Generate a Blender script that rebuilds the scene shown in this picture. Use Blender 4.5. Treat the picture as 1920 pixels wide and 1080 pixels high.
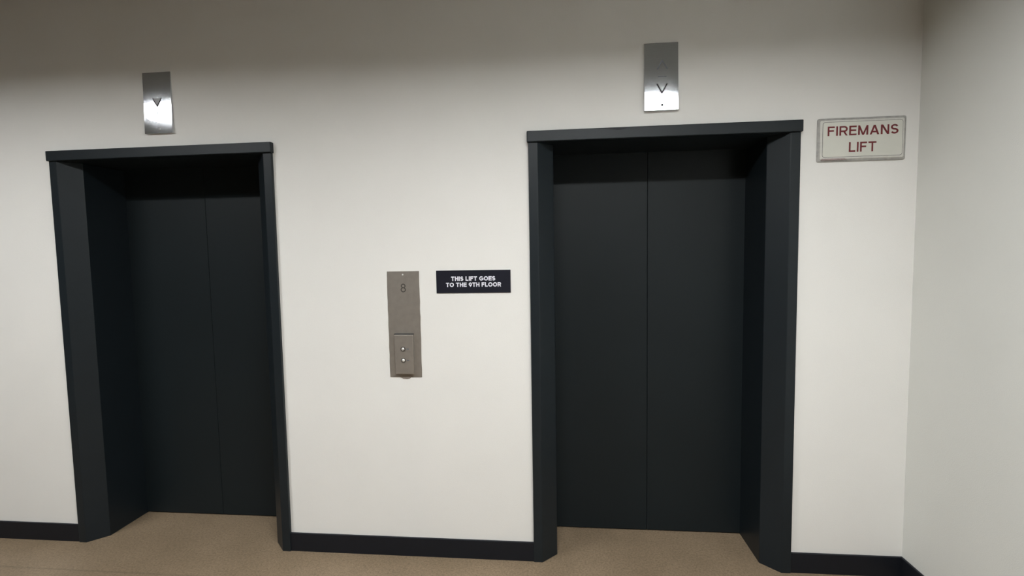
import bpy, bmesh, math, random
from mathutils import Vector, Matrix

for o in list(bpy.data.objects):
    bpy.data.objects.remove(o, do_unlink=True)
SC = bpy.context.scene
COL = SC.collection
random.seed(4)

# ------------------------------------------------------------------ camera, world, exposure
FPX = 873.96
cam_d = bpy.data.cameras.new('camera')
cam_d.sensor_fit = 'HORIZONTAL'; cam_d.sensor_width = 36.0
cam_d.lens = 36.0 * FPX / 1920.0
cam_d.clip_start = 0.02; cam_d.clip_end = 60
cam = bpy.data.objects.new('camera', cam_d); COL.objects.link(cam)
CAM = Vector((0.3496, -2.3415, 1.5856))
YAW, PITCH, ROLL = -0.0929, -0.0657, -0.0167
fwd = Vector((math.sin(YAW)*math.cos(PITCH), math.cos(YAW)*math.cos(PITCH), math.sin(PITCH)))
r0 = Vector((math.cos(YAW), -math.sin(YAW), 0)); u0 = r0.cross(fwd)
rt = math.cos(ROLL)*r0 + math.sin(ROLL)*u0
up = -math.sin(ROLL)*r0 + math.cos(ROLL)*u0
cam.matrix_world = Matrix(((rt.x, up.x, -fwd.x, CAM.x), (rt.y, up.y, -fwd.y, CAM.y), (rt.z, up.z, -fwd.z, CAM.z), (0, 0, 0, 1)))
SC.camera = cam

w = bpy.data.worlds.new('world'); SC.world = w; w.use_nodes = True
w.node_tree.nodes['Background'].inputs[0].default_value = (0.02, 0.02, 0.022, 1)
w.node_tree.nodes['Background'].inputs[1].default_value = 0.3
vs = SC.view_settings
vs.view_transform = 'Standard'; vs.look = 'None'; vs.gamma = 1.0; vs.use_curve_mapping = False
vs.exposure = 0.0
LAMP_POWER = 77.0                       # emission strength of the ceiling diffusers
LAMP_COLOR = (0.985, 1.0, 0.99)

# measured layout (metres); lift wall is the plane y = 0, corner wall is x = XC
XC = 2.016; CEIL = 3.05
FR_W = 1.272; FR_H = 2.20; HEAD = 0.054; FLAT = 0.045; SPL = 0.076; SPD = 0.057; DOOR_Y = 0.308
DOOR_X = (-2.378, 0.224)
SKIRT = 0.102

# ------------------------------------------------------------------ materials
def mat(name, col, rough=0.6, metal=0.0, spec=0.5, var=0.0, vscale=6.0, bump=0.0, bscale=300.0, col2=None, stretch=None):
    m = bpy.data.materials.new(name); m.use_nodes = True
    nt = m.node_tree; b = nt.nodes['Principled BSDF']
    b.inputs['Roughness'].default_value = rough
    b.inputs['Metallic'].default_value = metal
    b.inputs['Specular IOR Level'].default_value = spec
    b.inputs['Base Color'].default_value = (*col, 1)
    tc = nt.nodes.new('ShaderNodeTexCoord'); mp = nt.nodes.new('ShaderNodeMapping')
    nt.links.new(tc.outputs['Object'], mp.inputs['Vector'])
    if stretch: mp.inputs['Scale'].default_value = stretch
    if var or col2:
        n = nt.nodes.new('ShaderNodeTexNoise'); n.inputs['Scale'].default_value = vscale; n.inputs['Detail'].default_value = 5
        cr = nt.nodes.new('ShaderNodeValToRGB')
        c2 = col2 or tuple(c*(1-var) for c in col)
        cr.color_ramp.elements[0].position = 0.3; cr.color_ramp.elements[1].position = 0.7
        cr.color_ramp.elements[0].color = (*c2, 1); cr.color_ramp.elements[1].color = (*col, 1)
        nt.links.new(mp.outputs[0], n.inputs['Vector']); nt.links.new(n.outputs[0], cr.inputs[0])
        nt.links.new(cr.outputs[0], b.inputs['Base Color'])
    if bump:
        n2 = nt.nodes.new('ShaderNodeTexNoise'); n2.inputs['Scale'].default_value = bscale; n2.inputs['Detail'].default_value = 3
        bp = nt.nodes.new('ShaderNodeBump'); bp.inputs['Strength'].default_value = bump; bp.inputs['Distance'].default_value = 0.002
        nt.links.new(mp.outputs[0], n2.inputs['Vector']); nt.links.new(n2.outputs[0], bp.inputs['Height'])
        nt.links.new(bp.outputs[0], b.inputs['Normal'])
    return m

M = {}
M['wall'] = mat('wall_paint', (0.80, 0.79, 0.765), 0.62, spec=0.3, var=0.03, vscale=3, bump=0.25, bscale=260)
M['side_wall'] = mat('side_wall_tone', (0.70, 0.705, 0.675), 0.62, spec=0.3, var=0.03, vscale=3, bump=0.25, bscale=260)  # same finish as the lift wall, toned slightly darker and greyer
M['ceiling'] = mat('darkened_ceiling', (0.30, 0.30, 0.29), 0.9, spec=0.2, var=0.05, vscale=2, bump=0.2, bscale=150)  # ceiling colour darkened to cut bounce light on the upper wall
M['wall_dim'] = mat('darkened_unseen_wall', (0.20, 0.20, 0.20), 0.7, spec=0.3, var=0.04, vscale=3, bump=0.2, bscale=200)  # unseen left and back walls, colour darkened to lower the bounce light
M['dark'] = mat('charcoal_paint', (0.0100, 0.0150, 0.0190), 0.42, spec=0.35, var=0.12, vscale=9, bump=0.12, bscale=220)
M['door'] = mat('charcoal_door_paint', (0.0080, 0.0125, 0.0150), 0.5, spec=0.3, var=0.1, vscale=5, bump=0.10, bscale=240)
M['skirt'] = mat('black_skirting_paint', (0.008, 0.0095, 0.014), 0.5, spec=0.3, var=0.15, vscale=14, bump=0.15, bscale=120)
M['gap'] = mat('gap_black', (0.004, 0.004, 0.005), 0.9)
M['steel'] = mat('brushed_steel', (0.68, 0.71, 0.75), 0.08, metal=1, var=0.08, vscale=60, stretch=(1, 1, 14), bump=0.02, bscale=200)
M['steel_dull'] = mat('dull_steel', (0.36, 0.325, 0.29), 0.42, metal=.55, var=0.12, vscale=30, bump=0.05, bscale=500)
M['steel_cover'] = mat('dull_steel_cover', (0.37, 0.335, 0.30), 0.36, metal=.55, var=0.1, vscale=40, bump=0.04, bscale=500)
M['button'] = mat('bright_button_metal', (0.85, 0.84, 0.82), 0.38, metal=.6, var=0.03, vscale=100)
M['etch'] = mat('etched_black', (0.02, 0.02, 0.024), 0.6, var=0.1, vscale=300)
M['etch_faint'] = mat('faint_etching', (0.16, 0.18, 0.21), 0.5, var=0.1, vscale=300)
M['engraved'] = mat('engraved_grey', (0.065, 0.058, 0.052), 0.6, var=0.1, vscale=300)
M['lens'] = mat('grey_lens', (0.46, 0.47, 0.50), 0.4, var=0.1, vscale=300)
M['black_sign'] = mat('black_sign_plastic', (0.012, 0.013, 0.022), 0.35, var=0.15, vscale=30)
M['white_ink'] = mat('white_lettering', (0.80, 0.80, 0.88), 0.5, var=0.04, vscale=200)
M['red_ink'] = mat('dark_red_lettering', (0.16, 0.012, 0.016), 0.5, var=0.2, vscale=150)
M['sign_face'] = mat('pale_sign_face', (0.66, 0.66, 0.60), 0.4, var=0.04, vscale=20)
M['sign_rim'] = mat('clear_grey_rim', (0.40, 0.39, 0.37), 0.3, spec=0.6, var=0.25, vscale=60)
M['sign_bevel'] = mat('pale_bevel', (0.68, 0.67, 0.63), 0.25, spec=0.6, var=0.1, vscale=60)
M['sign_line'] = mat('thin_dark_line', (0.14, 0.13, 0.13), 0.5, var=0.3, vscale=90)
M['residue'] = mat('pink_residue', (0.38, 0.30, 0.29), 0.7, var=0.3, vscale=140)
M['putty'] = mat('brown_putty', (0.28, 0.24, 0.21), 0.8, var=0.3, vscale=80)
M['baffle'] = mat('dark_baffle', (0.03, 0.03, 0.03), 0.5, var=0.1, vscale=10)

JOINT = 0.238                          # metres in front of the lift wall
def floor_mat():
    m = bpy.data.materials.new('speckled_brown_floor'); m.use_nodes = True
    nt = m.node_tree; b = nt.nodes['Principled BSDF']; L = nt.links.new
    tc = nt.nodes.new('ShaderNodeTexCoord')
    def noise(s, d=4, r=0.6):
        n = nt.nodes.new('ShaderNodeTexNoise'); n.inputs['Scale'].default_value = s; n.inputs['Detail'].default_value = d
        n.inputs['Roughness'].default_value = r; L(tc.outputs['Object'], n.inputs['Vector']); return n
    def ramp(src, stops):
        c = nt.nodes.new('ShaderNodeValToRGB'); e = c.color_ramp.elements
        e[0].position, e[0].color = stops[0][0], (*stops[0][1], 1); e[1].position, e[1].color = stops[-1][0], (*stops[-1][1], 1)
        for p, col in stops[1:-1]:
            q = e.new(p); q.color = (*col, 1)
        L(src, c.inputs[0]); return c
    big = ramp(noise(3.0).outputs[0], [(0.3, (0.195, 0.145, 0.095)), (0.7, (0.25, 0.187, 0.125))])
    fine = ramp(noise(95, 6, 0.75).outputs[0], [(0.36, (0.70, 0.68, 0.65)), (0.5, (1, 1, 1)), (0.68, (1.28, 1.26, 1.22))])
    vor = nt.nodes.new('ShaderNodeTexVoronoi'); vor.inputs['Scale'].default_value = 130; L(tc.outputs['Object'], vor.inputs['Vector'])
    chip = ramp(vor.outputs['Distance'], [(0.08, (0.62, 0.60, 0.56)), (0.28, (1, 1, 1))])
    def mul(a, bb):
        x = nt.nodes.new('ShaderNodeMix'); x.data_type = 'RGBA'; x.blend_type = 'MULTIPLY'; x.inputs[0].default_value = 1
        L(a, x.inputs[6]); L(bb, x.inputs[7]); return x.outputs[2]
    # one faint joint running along the lobby
    sx = nt.nodes.new('ShaderNodeSeparateXYZ'); L(tc.outputs['Object'], sx.inputs[0])
    def math_(op, a, c):
        q = nt.nodes.new('ShaderNodeMath'); q.operation = op
        for i, v in enumerate((a, c)):
            if isinstance(v, float): q.inputs[i].default_value = v
            else: L(v, q.inputs[i])
        return q.outputs[0]
    dist = math_('ABSOLUTE', math_('ADD', sx.outputs[1], JOINT), 0.0)
    joint = ramp(math_('MULTIPLY', dist, 20.0), [(0.03, (0.80, 0.80, 0.80)), (0.16, (1, 1, 1))])
    L(mul(mul(mul(big.outputs[0], fine.outputs[0]), chip.outputs[0]), joint.outputs[0]), b.inputs['Base Color'])
    b.inputs['Roughness'].default_value = 0.45; b.inputs['Specular IOR Level'].default_value = 0.35
    bp = nt.nodes.new('ShaderNodeBump'); bp.inputs['Strength'].default_value = 0.12; bp.inputs['Distance'].default_value = 0.001
    L(noise(160).outputs[0], bp.inputs['Height']); L(bp.outputs[0], b.inputs['Normal'])
    return m
M['floor'] = floor_mat()

M['diffuser'] = bpy.data.materials.new('lit_diffuser'); M['diffuser'].use_nodes = True
_b = M['diffuser'].node_tree.nodes['Principled BSDF']
_b.inputs['Base Color'].default_value = (0.9, 0.9, 0.88, 1)
_b.inputs['Emission Color'].default_value = (*LAMP_COLOR, 1)
_b.inputs['Emission Strength'].default_value = LAMP_POWER

# ------------------------------------------------------------------ helpers
def box(bm, x0, x1, y0, y1, z0, z1):
    v = [bm.verts.new(p) for p in ((x0,y0,z0),(x1,y0,z0),(x1,y1,z0),(x0,y1,z0),(x0,y0,z1),(x1,y0,z1),(x1,y1,z1),(x0,y1,z1))]
    for f in ((3,2,1,0),(4,5,6,7),(0,1,5,4),(1,2,6,5),(2,3,7,6),(3,0,4,7)):
        bm.faces.new([v[i] for i in f])

def prism(bm, pts, z0, z1):            # plan polygon extruded in z
    a = [bm.verts.new((x, y, z0)) for x, y in pts]; b = [bm.verts.new((x, y, z1)) for x, y in pts]
    n = len(pts)
    bm.faces.new(a[::-1]); bm.faces.new(b)
    for i in range(n): bm.faces.new((a[i], a[(i+1) % n], b[(i+1) % n], b[i]))

def slab(bm, pts, y0, y1):             # elevation polygon (x,z) extruded from y1 (back) to y0 (front)
    a = [bm.verts.new((x, y0, z)) for x, z in pts]; b = [bm.verts.new((x, y1, z)) for x, z in pts]
    n = len(pts)
    bm.faces.new(a); bm.faces.new(b[::-1])
    for i in range(n): bm.faces.new((a[(i+1) % n], a[i], b[i], b[(i+1) % n]))

def obj(name, bm, m, parent=None, bevel=0.0, seg=2, origin=None, smooth=False):
    bmesh.ops.recalc_face_normals(bm, faces=bm.faces)
    me = bpy.data.meshes.new(name)
    if origin is not None:
        bmesh.ops.translate(bm, verts=bm.verts, vec=-Vector(origin))
    bm.to_mesh(me); bm.free()
    o = bpy.data.objects.new(name, me); COL.objects.link(o)
    me.materials.append(M[m])
    if smooth:
        for p in me.polygons: p.use_smooth = True
    if bevel:
        b = o.modifiers.new('bevel', 'BEVEL'); b.width = bevel; b.segments = seg; b.limit_method = 'ANGLE'; b.angle_limit = math.radians(25)
    if parent is not None:
        o.parent = parent
    if origin is not None: o.location = origin
    return o

def tag(o, label=None, cat=None, group=None, kind=None):
    if label: o['label'] = label
    if cat: o['category'] = cat
    if group: o['group'] = group
    if kind: o['kind'] = kind
    return o

def empty(name, loc):
    e = bpy.data.objects.new(name, None); e.empty_display_size = 0.1
    COL.objects.link(e); e.location = loc; return e

def part(name, bm, m, root, bevel=0.0, smooth=False, seg=2):
    """mesh built in world coordinates, parented to an unrotated root"""
    bmesh.ops.translate(bm, verts=bm.verts, vec=-Vector(root.location))
    return obj(name, bm, m, root, bevel, seg, smooth=smooth)

def disc(bm, cx, cz, r, y0, y1, n=24, dome=0.0):
    pts = [(cx + r*math.cos(2*math.pi*i/n), cz + r*math.sin(2*math.pi*i/n)) for i in range(n)]
    if not dome:
        slab(bm, pts, y0, y1); return
    rings = []
    for k in range(5):
        a = k/5*math.pi/2
        rings.append([bm.verts.new((cx + r*math.cos(a)*math.cos(2*math.pi*i/n), y1 - (y1-y0)*0.3*(k > 0) - dome*math.sin(a), cz + r*math.cos(a)*math.sin(2*math.pi*i/n))) for i in range(n)])
    tip = bm.verts.new((cx, y1-(y1-y0)*0.3-dome, cz))
    for a, b in zip(rings, rings[1:]):
        for i in range(n): bm.faces.new((a[i], a[(i+1) % n], b[(i+1) % n], b[i]))
    for i in range(n): bm.faces.new((rings[-1][i], rings[-1][(i+1) % n], tip))
    bm.faces.new(rings[0])

def ring(bm, cx, cz, r0_, r1_, y0, y1, n=28):
    def c(r, y): return [bm.verts.new((cx+r*math.cos(2*math.pi*i/n), y, cz+r*math.sin(2*math.pi*i/n))) for i in range(n)]
    L = [c(r1_, y1), c(r1_, y0), c(r0_, y0), c(r0_, y1)]
    for a, b in zip(L, L[1:]+L[:1]):
        for i in range(n): bm.faces.new((a[i], a[(i+1) % n], b[(i+1) % n], b[i]))

# ---- stroke lettering: strokes are quads in a unit-height cell
def ribbon(pts, t, closed=False):
    q = []; n = len(pts); off = []
    for i in range(n):
        p = Vector(pts[i])
        a = Vector(pts[(i-1) % n]) if (closed or i > 0) else None
        b = Vector(pts[(i+1) % n]) if (closed or i < n-1) else None
        d1 = (p-a).normalized() if a is not None else (b-p).normalized()
        d2 = (b-p).normalized() if b is not None else d1
        n1 = Vector((-d1.y, d1.x)); n2 = Vector((-d2.y, d2.x)); m = (n1+n2).normalized()
        k = t/2/max(0.35, m.dot(n1))
        off.append((p+m*k, p-m*k))
    rng = range(n if closed else n-1)
    for i in rng:
        a, b = off[i], off[(i+1) % n]
        q.append([a[0], a[1], b[1], b[0]])
    return q
def arc(cx, cy, rx, ry, a0, a1, n=18):
    return [(cx+rx*math.cos(math.radians(a0+(a1-a0)*i/n)), cy+ry*math.sin(math.radians(a0+(a1-a0)*i/n))) for i in range(n+1)]
def hq(x0, y0, x1, y1, k):
    return [Vector((x0, y0)), Vector((x0+k, y0)), Vector((x1+k, y1)), Vector((x1, y1))]

def glyph(c, t, geo=False):
    h = t/2; R = lambda *p: ribbon(list(p), t)
    if c == 'I': return t, R((h, 0), (h, 1))
    if c == 'L': w = .62+t*.2; return w, R((h, 1), (h, h), (w, h))
    if c == 'T': w = .80; return w, R((0, 1-h), (w, 1-h)) + R((w/2, 0), (w/2, 1-h))
    if c == 'F': w = .68; return w, R((h, 0), (h, 1-h), (w, 1-h)) + R((h, .53), (w*.9, .53))
    if c == 'E': w = .72; return w, R((w, h), (h, h), (h, 1-h), (w, 1-h)) + R((h, .52), (w*.95, .52))
    if c == 'H': w = .80; return w, R((h, 0), (h, 1)) + R((w-h, 0), (w-h, 1)) + R((h, .5), (w-h, .5))
    if c == 'N': w = .80; return w, R((h, 0), (h, 1)) + R((w-h, 0), (w-h, 1)) + [hq(w-t*1.15, 0, 0, 1, t*1.15)]
    if c == 'M':
        w = .98; k = t*1.0
        return w, R((h, 0), (h, 1)) + R((w-h, 0), (w-h, 1)) + [hq(w/2-k/2, 0, 0, 1, k), hq(w/2-k/2, 0, w-k, 1, k)]
    if c == 'A':
        w = .92; k = t*1.08
        return w, [hq(0, 0, w/2-k/2, 1, k), hq(w-k, 0, w/2-k/2, 1, k)] + R((w*.2, .30), (w*.8, .30))
    if c == 'R':
        w = .80; r = (.5)/2 - h/2 + .0; yb = .46; ry = (1-h-yb)/2; cx = w-h-ry*1.05
        return w, R((h, 0), (h, 1)) + ribbon([(h, 1-h)] + arc(cx, yb+ry, ry*1.05, ry, 90, -90) + [(h, yb)], t) + [hq(w-t*1.0, 0, w*.42, yb, t*1.05)]
    if c == 'O':
        w = 1.0 if geo else .9
        return w, ribbon(arc(w/2, .5, w/2-h, .5-h, 0, 360, 36)[:-1], t, True)
    if c == 'G':
        w = .96
        return w, ribbon(arc(w/2, .5, w/2-h, .5-h, 42, 345, 32), t) + R((w*.52, .44), (w-h*.8, .44)) + R((w-h, .14), (w-h, .44+h))
    if c == 'S':
        w = .74; rx = w/2-h; ry = (1-t)/4
        return w, ribbon(arc(w/2, 1-h-ry, rx*.97, ry, 22, 270, 18) + arc(w/2, h+ry, rx, ry, 90, -158, 18)[1:], t)
    if c == '8':
        w = .62; ry1 = .235-h*.5; ry2 = (1-2*h-2*ry1)/2
        return w, ribbon(arc(w/2, 1-h-ry1, w/2-h-.03, ry1, 0, 360, 28)[:-1], t, True) + ribbon(arc(w/2, h+ry2, w/2-h, ry2, 0, 360, 28)[:-1], t, True)
    if c == '9':
        w = .74; ry = .30-h*.2
        return w, ribbon(arc(w/2, 1-h-ry, w/2-h, ry, 0, 360, 28)[:-1], t, True) + ribbon([(w-h, 1-h-ry)] + arc(w*.30, .62-h*.3, w*.70-h, .62-h*1.0, 0, -78, 12), t*.95)
    return .38, []

def lettering(text, x0, x1, z0, z1, y, t, gap, parent, m, space=.38, geo=False, depth=0.0008, name='lettering'):
    quads = []; x = 0
    for c in text:
        if c == ' ': x += space; continue
        gw, q = glyph(c, t, geo)
        quads += [[(p.x + x, p.y) for p in f] for f in q]
        x += gw + gap
    W = x - gap; s = (x1-x0)/W; H = z1-z0
    bm = bmesh.new()
    for k, f in enumerate(quads):
        pts = [(x0+px*s, z0+max(0, min(1, pz))*H) for px, pz in f]
        ar = sum(pts[i][0]*pts[(i+1) % 4][1]-pts[(i+1) % 4][0]*pts[i][1] for i in range(4))
        if abs(ar) < 1e-10: continue
        if ar < 0: pts = pts[::-1]
        slab(bm, pts, y-depth-k*6e-6, y)
    return part(name, bm, m, parent)

# ------------------------------------------------------------------ room shell
OPEN = [(x+0.012, x+FR_W-0.012) for x in DOOR_X]
XL, YB, TH = -6.5, -6.0, 0.42
OH = FR_H-0.012
bm = bmesh.new()
xs = [XL-.1, OPEN[0][0], OPEN[0][1], OPEN[1][0], OPEN[1][1], XC+.15]
zs = [-.05, OH, CEIL+.1]
V = {}
for iy, y in enumerate((0, TH)):
    for i, x in enumerate(xs):
        for j, z in enumerate(zs): V[iy, i, j] = bm.verts.new((x, y, z))
solid = {(i, j) for i in range(5) for j in range(2)} - {(1, 0), (3, 0)}
for (i, j) in solid:
    bm.faces.new([V[0, i, j], V[0, i+1, j], V[0, i+1, j+1], V[0, i, j+1]])
    bm.faces.new([V[1, i, j+1], V[1, i+1, j+1], V[1, i+1, j], V[1, i, j]])
    for (di, dj, a, b) in ((-1, 0, (i, j), (i, j+1)), (1, 0, (i+1, j+1), (i+1, j)), (0, 1, (i, j+1), (i+1, j+1)), (0, -1, (i+1, j), (i, j))):
        if (i+di, j+dj) not in solid:
            bm.faces.new([V[0, *a], V[0, *b], V[1, *b], V[1, *a]])
tag(obj('wall_front', bm, 'wall'), 'off-white painted wall holding the two dark lift doors', 'wall', kind='structure')
bm = bmesh.new(); box(bm, XC, XC+.15, YB-.1, 0, -.05, CEIL+.1)
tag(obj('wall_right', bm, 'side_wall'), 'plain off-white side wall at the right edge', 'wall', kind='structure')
bm = bmesh.new(); box(bm, XL-.15, XL, YB-.1, 0, -.05, CEIL+.1)
tag(obj('wall_left', bm, 'wall_dim'), 'unseen wall at the far left end of the lobby, darkened to cut bounce', 'wall', kind='structure')
bm = bmesh.new(); box(bm, XL, XC, YB-.15, YB, -.05, CEIL+.1)
tag(obj('wall_back', bm, 'wall_dim'), 'unseen wall opposite the lifts, darkened to cut bounce', 'wall', kind='structure')
bm = bmesh.new(); box(bm, XL-.1, XC+.15, YB-.1, TH+.1, -.08, 0)
tag(obj('floor', bm, 'floor'), 'speckled brown lift lobby floor', 'floor', kind='structure')

def skirting(name, x0, x1, y0, y1, label):
    bm = bmesh.new(); box(bm, x0, x1, y0, y1, 0, SKIRT)
    tag(obj(name, bm, 'skirt', bevel=.0025), label, 'baseboard', kind='structure')
skirting('baseboard_front', XL, DOOR_X[0]+.004, -.011, 0, 'black baseboard left of the left lift door')
skirting('baseboard_front', DOOR_X[0]+FR_W-.004, DOOR_X[1]+.004, -.011, 0, 'black baseboard between the two lift doors')
skirting('baseboard_front', DOOR_X[1]+FR_W-.004, XC, -.011, 0, 'short black baseboard between right lift door and corner')
skirting('baseboard_right', XC-.011, XC, YB, -.011, 'black baseboard along the right side wall')

# ------------------------------------------------------------------ lift doors
def lift_door(name, x0, label):
    root = empty(name, (x0+FR_W/2, 0, 0))
    tag(root, label, 'lift door', kind='structure')
    F = -.016
    for s in (0, 1):
        f = (lambda a: x0+a) if s == 0 else (lambda a: x0+FR_W-a)
        pts = [(f(0), F), (f(FLAT), F), (f(FLAT+SPL), SPD), (f(FLAT+SPL), DOOR_Y+.01), (f(.02), DOOR_Y+.01), (f(.02), .002), (f(0), .002)]
        if s: pts = pts[::-1]
        bm = bmesh.new(); prism(bm, pts, 0, FR_H-HEAD)
        part('jamb', bm, 'dark', root, bevel=.0025)
    bm = bmesh.new()
    prof = [(-.026, FR_H), (-.026, FR_H-HEAD), (DOOR_Y+.01, FR_H-HEAD), (DOOR_Y+.01, FR_H-.02), (.003, FR_H-.02), (.003, FR_H)]
    xa, xb = x0-.006, x0+FR_W+.006
    # fascia is wide, the part inside the wall is kept within the opening
    slab(bm, [(xa, FR_H-HEAD), (xb, FR_H-HEAD), (xb, FR_H), (xa, FR_H)], -.026, .001)
    part('header', bm, 'dark', root, bevel=.004)
    bm = bmesh.new(); box(bm, x0+.02, x0+FR_W-.02, .001, DOOR_Y+.01, FR_H-HEAD, FR_H-.02)
    part('soffit', bm, 'dark', root)
    a, b = x0+FLAT+SPL, x0+FR_W-FLAT-SPL; c = (a+b)/2
    for (p, q) in ((a-.01, c-.0011), (c+.0011, b+.01)):
        bm = bmesh.new(); box(bm, p, q, DOOR_Y, DOOR_Y+.035, .006, FR_H-HEAD+.02)
        part('door_panel', bm, 'door', root, bevel=.0015)
    bm = bmesh.new(); box(bm, a-.01, b+.01, DOOR_Y+.035, DOOR_Y+.045, 0, FR_H-HEAD+.02)
    part('seam_backing', bm, 'gap', root)  # near-black sheet closing the opening behind both panels
    return root
lift_door('door_1', DOOR_X[0], 'left dark charcoal lift door with splayed frame, seen at an angle')
d2 = lift_door('door_2', DOOR_X[1], 'right dark charcoal lift door beside the red lettered sign')
bm = bmesh.new()                       # small flake of lifted paint along the top edge of the right header
x = .224; pts = [(.595, FR_H-.0015)] + [(.595+.115*k/8, FR_H-.0015-.012*math.sin(math.pi*(k/8)**1.4)) for k in range(1, 8)] + [(.71, FR_H-.0015)]
slab(bm, pts, -.0275, -.0262)
part('paint_flake', bm, 'skirt', d2)

# ------------------------------------------------------------------ direction plates above the doors
def plate_root(name, cx, cz, label, tilt):
    r = empty(name, (cx, 0, cz))
    tag(r, label, 'indicator plate', 'steel direction plates above the lift doors')
    r.rotation_euler.x = 0
    bm = bmesh.new()
    hw, hh = .079, .158
    # back sits on the wall, the face leans by a hair
    y0 = -.005; d = math.tan(math.radians(tilt))*2*hh
    f = [(-hw, y0-max(0, -d), -hh), (hw, y0-max(0, -d), -hh), (hw, y0-max(0, d), hh), (-hw, y0-max(0, d), hh)]
    fv = [bm.verts.new((cx+a, b, cz+c)) for a, b, c in f]; bv = [bm.verts.new((cx+a, 0, cz+c)) for a, b, c in f]
    bm.faces.new(fv); bm.faces.new(bv[::-1])
    for i in range(4): bm.faces.new((fv[(i+1) % 4], fv[i], bv[i], bv[(i+1) % 4]))
    part('face_plate', bm, 'steel', r, bevel=.0008)
    def yf(z):                        # y of the face at height z
        k = (z-(cz-hh))/(2*hh)
        return (f[0][1]*(1-k)+f[2][1]*k)
    return r, yf
def stroke_part(name, pts, t, yf, m, root, closed=False):
    bm = bmesh.new()
    zc = sum(p[1] for p in pts)/len(pts)
    for k, q in enumerate(ribbon(pts, t, closed)):
        p4 = [(p.x, p.y) for p in q]
        a = sum(p4[i][0]*p4[(i+1) % 4][1]-p4[(i+1) % 4][0]*p4[i][1] for i in range(4))
        if a < 0: p4 = p4[::-1]
        fa = [bm.verts.new((px, yf(pz)-.0009-k*1e-5, pz)) for px, pz in p4]; fb = [bm.verts.new((px, yf(pz)+.0005, pz)) for px, pz in p4]
        bm.faces.new(fa); bm.faces.new(fb[::-1])
        for i in range(4): bm.faces.new((fa[(i+1) % 4], fa[i], fb[i], fb[(i+1) % 4]))
    return part(name, bm, m, root)

TILT_L, TILT_R = -1.45, -2.45
r, yf = plate_root('direction_indicator', -1.727, 2.4285, 'brushed steel plate with one small down arrow, above the left lift door', TILT_L)
bm = bmesh.new(); slab(bm, [(-1.727, 2.413), (-1.705, 2.452), (-1.749, 2.452)], yf(2.43)-.0009, yf(2.43)+.0005); part('arrow_lens', bm, 'lens', r)
stroke_part('down_arrow', [(-1.7515, 2.453), (-1.7275, 2.4095), (-1.7035, 2.453)], .0055, yf, 'etch', r)
stroke_part('etched_line', [(-1.746, 2.397), (-1.706, 2.397)], .0028, yf, 'etch_faint', r)
stroke_part('etched_line', [(-1.7275, 2.385), (-1.7275, 2.350)], .0032, yf, 'etch_faint', r)
bm = bmesh.new(); disc(bm, -1.7225, 2.293, .0055, yf(2.293)-.0015, yf(2.293)+.0005, 16); part('screw', bm, 'lens', r, bevel=.0005)
r, yf = plate_root('direction_indicator', .861, 2.430, 'brushed steel plate with a down arrow and black dot, above the right lift door', TILT_R)
stroke_part('up_arrow', [(.842, 2.464), (.8655, 2.505), (.889, 2.464)], .0050, yf, 'etch_faint', r)
stroke_part('etched_line', [(.845, 2.430), (.885, 2.430)], .0025, yf, 'etch_faint', r)
stroke_part('down_arrow', [(.8405, 2.3955), (.8635, 2.353), (.8875, 2.3955)], .0055, yf, 'etch', r)
bm = bmesh.new(); disc(bm, .864, 2.2965, .0062, yf(2.2965)-.0012, yf(2.2965)+.0005, 20); part('screw', bm, 'etch', r)

# ------------------------------------------------------------------ call panel between the doors
r = empty('call_panel', (-.432, 0, 1.247))
tag(r, 'tall dull brown steel lift call panel with number 8 and two round buttons', 'call panel')
x0, x1, z0, z1 = -.5165, -.347, .971, 1.5235
rnd = random.Random(7)
L = [(x0+rnd.uniform(-.0015, .0015), z0+(z1-z0)*k/14) for k in range(1, 14)]
Rr = [(x1+rnd.uniform(-.0012, .0012), z0+(z1-z0)*k/14) for k in range(1, 14)]
pts = [(x0, z0)] + [(x1, z0)] + Rr + [(x1, z1), (x0, z1)] + L[::-1]
bm = bmesh.new(); slab(bm, pts, -.003, 0); part('face_plate', bm, 'steel_dull', r)
lettering('8', -.4455, -.4185, 1.415, 1.459, -.003, .105, 0, r, 'engraved', name='floor_number')
bm = bmesh.new(); disc(bm, -.433, 1.505, .0045, -.0045, -.003, 16, dome=.0015); part('screw', bm, 'button', r, smooth=True)
bx0, bx1, bz0, bz1 = -.4825, -.384, .990, 1.196
bm = bmesh.new(); box(bm, bx0, bx1, -.022, -.003, bz0, bz1); cov = part('button_box', bm, 'steel_cover', r, bevel=.003)
bm = bmesh.new(); slab(bm, [(bx0-.003, bz1+.0005), (bx1+.001, bz1+.0005), (bx1+.001, bz1+.0042), (bx0-.003, bz1+.0042)], -.015, -.003); part('box_lip', bm, 'etch', r)
for z in (1.122, 1.063):
    bm = bmesh.new(); ring(bm, -.437, z, .0085, .0125, -.0245, -.022); part('button_ring', bm, 'engraved', r, bevel=.0005)
    bm = bmesh.new(); disc(bm, -.437, z, .0085, -.024, -.022, 24, dome=.0055); part('button', bm, 'button', r, smooth=True)
    bm = bmesh.new(); slab(bm, [(-.418, z-.003), (-.407, z-.003), (-.407, z+.003), (-.418, z+.003)], -.0223, -.0219); part('button_mark', bm, 'etch_faint', r)
bm = bmesh.new()
slab(bm, [(-.468, .9715), (-.457, .966), (-.447, .961), (-.425, .9600), (-.411, .963), (-.404, .969), (-.392, .9715)], -.002, 0)
part('putty_smear', bm, 'putty', r)

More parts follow.
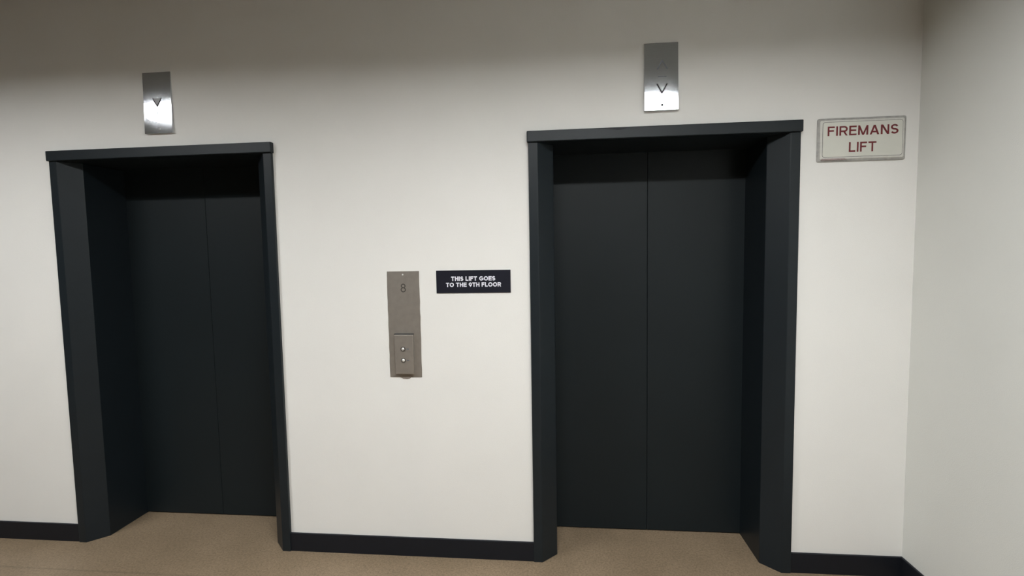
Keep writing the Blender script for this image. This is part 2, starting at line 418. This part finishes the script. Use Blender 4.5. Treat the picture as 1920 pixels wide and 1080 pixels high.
# ------------------------------------------------------------------ black wall sign
r = empty('floor_sign', (-.0655, 0, 1.466))
tag(r, 'small black rectangular wall sign with two lines of white lettering', 'sign')
bm = bmesh.new(); box(bm, -.257, .1255, -.004, 0, 1.408, 1.524); part('sign_board', bm, 'black_sign', r, bevel=.0008)
lettering('THIS LIFT GOES', -.1795, .0475, 1.4705, 1.4925, -.004, .235, .105, r, 'white_ink', space=.42, geo=True)
lettering('TO THE 9TH FLOOR', -.207, .0765, 1.4395, 1.4615, -.004, .235, .105, r, 'white_ink', space=.40, geo=True)

# ------------------------------------------------------------------ red lettered sign
def rrect(x0, x1, z0, z1, rad, y, n=5):
    out = []
    for cx, cz, a in ((x1-rad, z0+rad, -90), (x1-rad, z1-rad, 0), (x0+rad, z1-rad, 90), (x0+rad, z0+rad, 180)):
        for k in range(n+1):
            t = math.radians(a+90*k/n); out.append((cx+rad*math.cos(t), y, cz+rad*math.sin(t)))
    return out
def loops(bm, ls, cap_last=True, cap_first=True):
    vs = [[bm.verts.new(p) for p in l] for l in ls]; n = len(vs[0])
    for a, b in zip(vs, vs[1:]):
        for i in range(n): bm.faces.new((a[i], a[(i+1) % n], b[(i+1) % n], b[i]))
    if cap_first: bm.faces.new(vs[0][::-1])
    if cap_last: bm.faces.new(vs[-1])
X0, X1, Z0, Z1 = 1.573, 1.958, 2.005, 2.204
r = empty('lift_sign', ((X0+X1)/2, 0, (Z0+Z1)/2))
tag(r, 'pale rectangular sign with dark red lettering in a clear rim, right of the right lift', 'sign')
def rr(o, rad, y): return rrect(X0+o, X1-o, Z0+o, Z1-o, rad, y)
bm = bmesh.new(); loops(bm, [rr(0, .009, 0), rr(0, .009, -.004), rr(.004, .008, -.007), rr(.010, .008, -.008)]); part('outer_rim', bm, 'sign_rim', r)
bm = bmesh.new(); loops(bm, [rr(.010, .008, -.0075), rr(.010, .008, -.0095), rr(.014, .008, -.0125), rr(.019, .009, -.0125)]); part('bevelled_cover', bm, 'sign_bevel', r)
bm = bmesh.new(); loops(bm, [rr(.019, .010, -.0124), rr(.019, .010, -.0130)]); part('border_line', bm, 'sign_line', r)
bm = bmesh.new(); loops(bm, [rr(.0207, .0095, -.0129), rr(.0207, .0095, -.0136)]); part('sign_face', bm, 'sign_face', r)
lettering('FIREMANS', 1.6135, 1.919, 2.1215, 2.1645, -.0136, .165, .16, r, 'red_ink')
lettering('LIFT', 1.7080, 1.8265, 2.0455, 2.0905, -.0136, .165, .16, r, 'red_ink')
bm = bmesh.new(); slab(bm, [(1.592, 2.0190), (1.690, 2.0185), (1.702, 2.0115), (1.590, 2.0110)], -.0133, -.006); part('tape_residue', bm, 'residue', r)

# ------------------------------------------------------------------ ceiling with two recessed lights (above the frame)
LX = 1.7
LAMPS = [(.60, -2.0, .36, .090), (-2.62, -1.76, .25, .062)]          # centre x, centre y, width, recess of the diffuser
bm = bmesh.new()
XM = -1.0
for (cx, cy, LY, LD), x0, x1 in ((LAMPS[0], XM, XC), (LAMPS[1], XL, XM)):
    ya, yb = cy-LY/2, cy+LY/2
    box(bm, x0, x1, YB, ya, CEIL, CEIL+.12); box(bm, x0, x1, yb, 0, CEIL, CEIL+.12)
    box(bm, x0, cx-LX/2, ya, yb, CEIL, CEIL+.12); box(bm, cx+LX/2, x1, ya, yb, CEIL, CEIL+.12)
tag(obj('ceiling', bm, 'ceiling'), 'unseen ceiling of the lift lobby, darkened to cut bounce', 'ceiling', kind='structure')
def ceiling_light(cx, cy, LY, LD, label):
    r = empty('ceiling_light', (cx, cy, CEIL))
    tag(r, label, 'ceiling light', 'recessed ceiling lights of the lift lobby')
    bm = bmesh.new(); t = .004; hx, hy = LX/2-.0005, LY/2-.0005
    for a in ((-hx, -hx+t, -hy, hy), (hx-t, hx, -hy, hy), (-hx+t, hx-t, -hy, -hy+t), (-hx+t, hx-t, hy-t, hy)):
        box(bm, cx+a[0], cx+a[1], cy+a[2], cy+a[3], CEIL-.002, CEIL+.11)
    box(bm, cx-hx+t, cx+hx-t, cy-hy+t, cy+hy-t, CEIL+.10, CEIL+.11)
    part('baffle', bm, 'baffle', r)
    bm = bmesh.new(); box(bm, cx-hx+t, cx+hx-t, cy-hy+t, cy+hy-t, CEIL+LD, CEIL+LD+.006); part('diffuser', bm, 'diffuser', r)
for (cx, cy, LY, LD), lab in zip(LAMPS, ('long recessed ceiling light in front of the right lift door', 'long recessed ceiling light in front of the left lift door')):
    ceiling_light(cx, cy, LY, LD, lab)
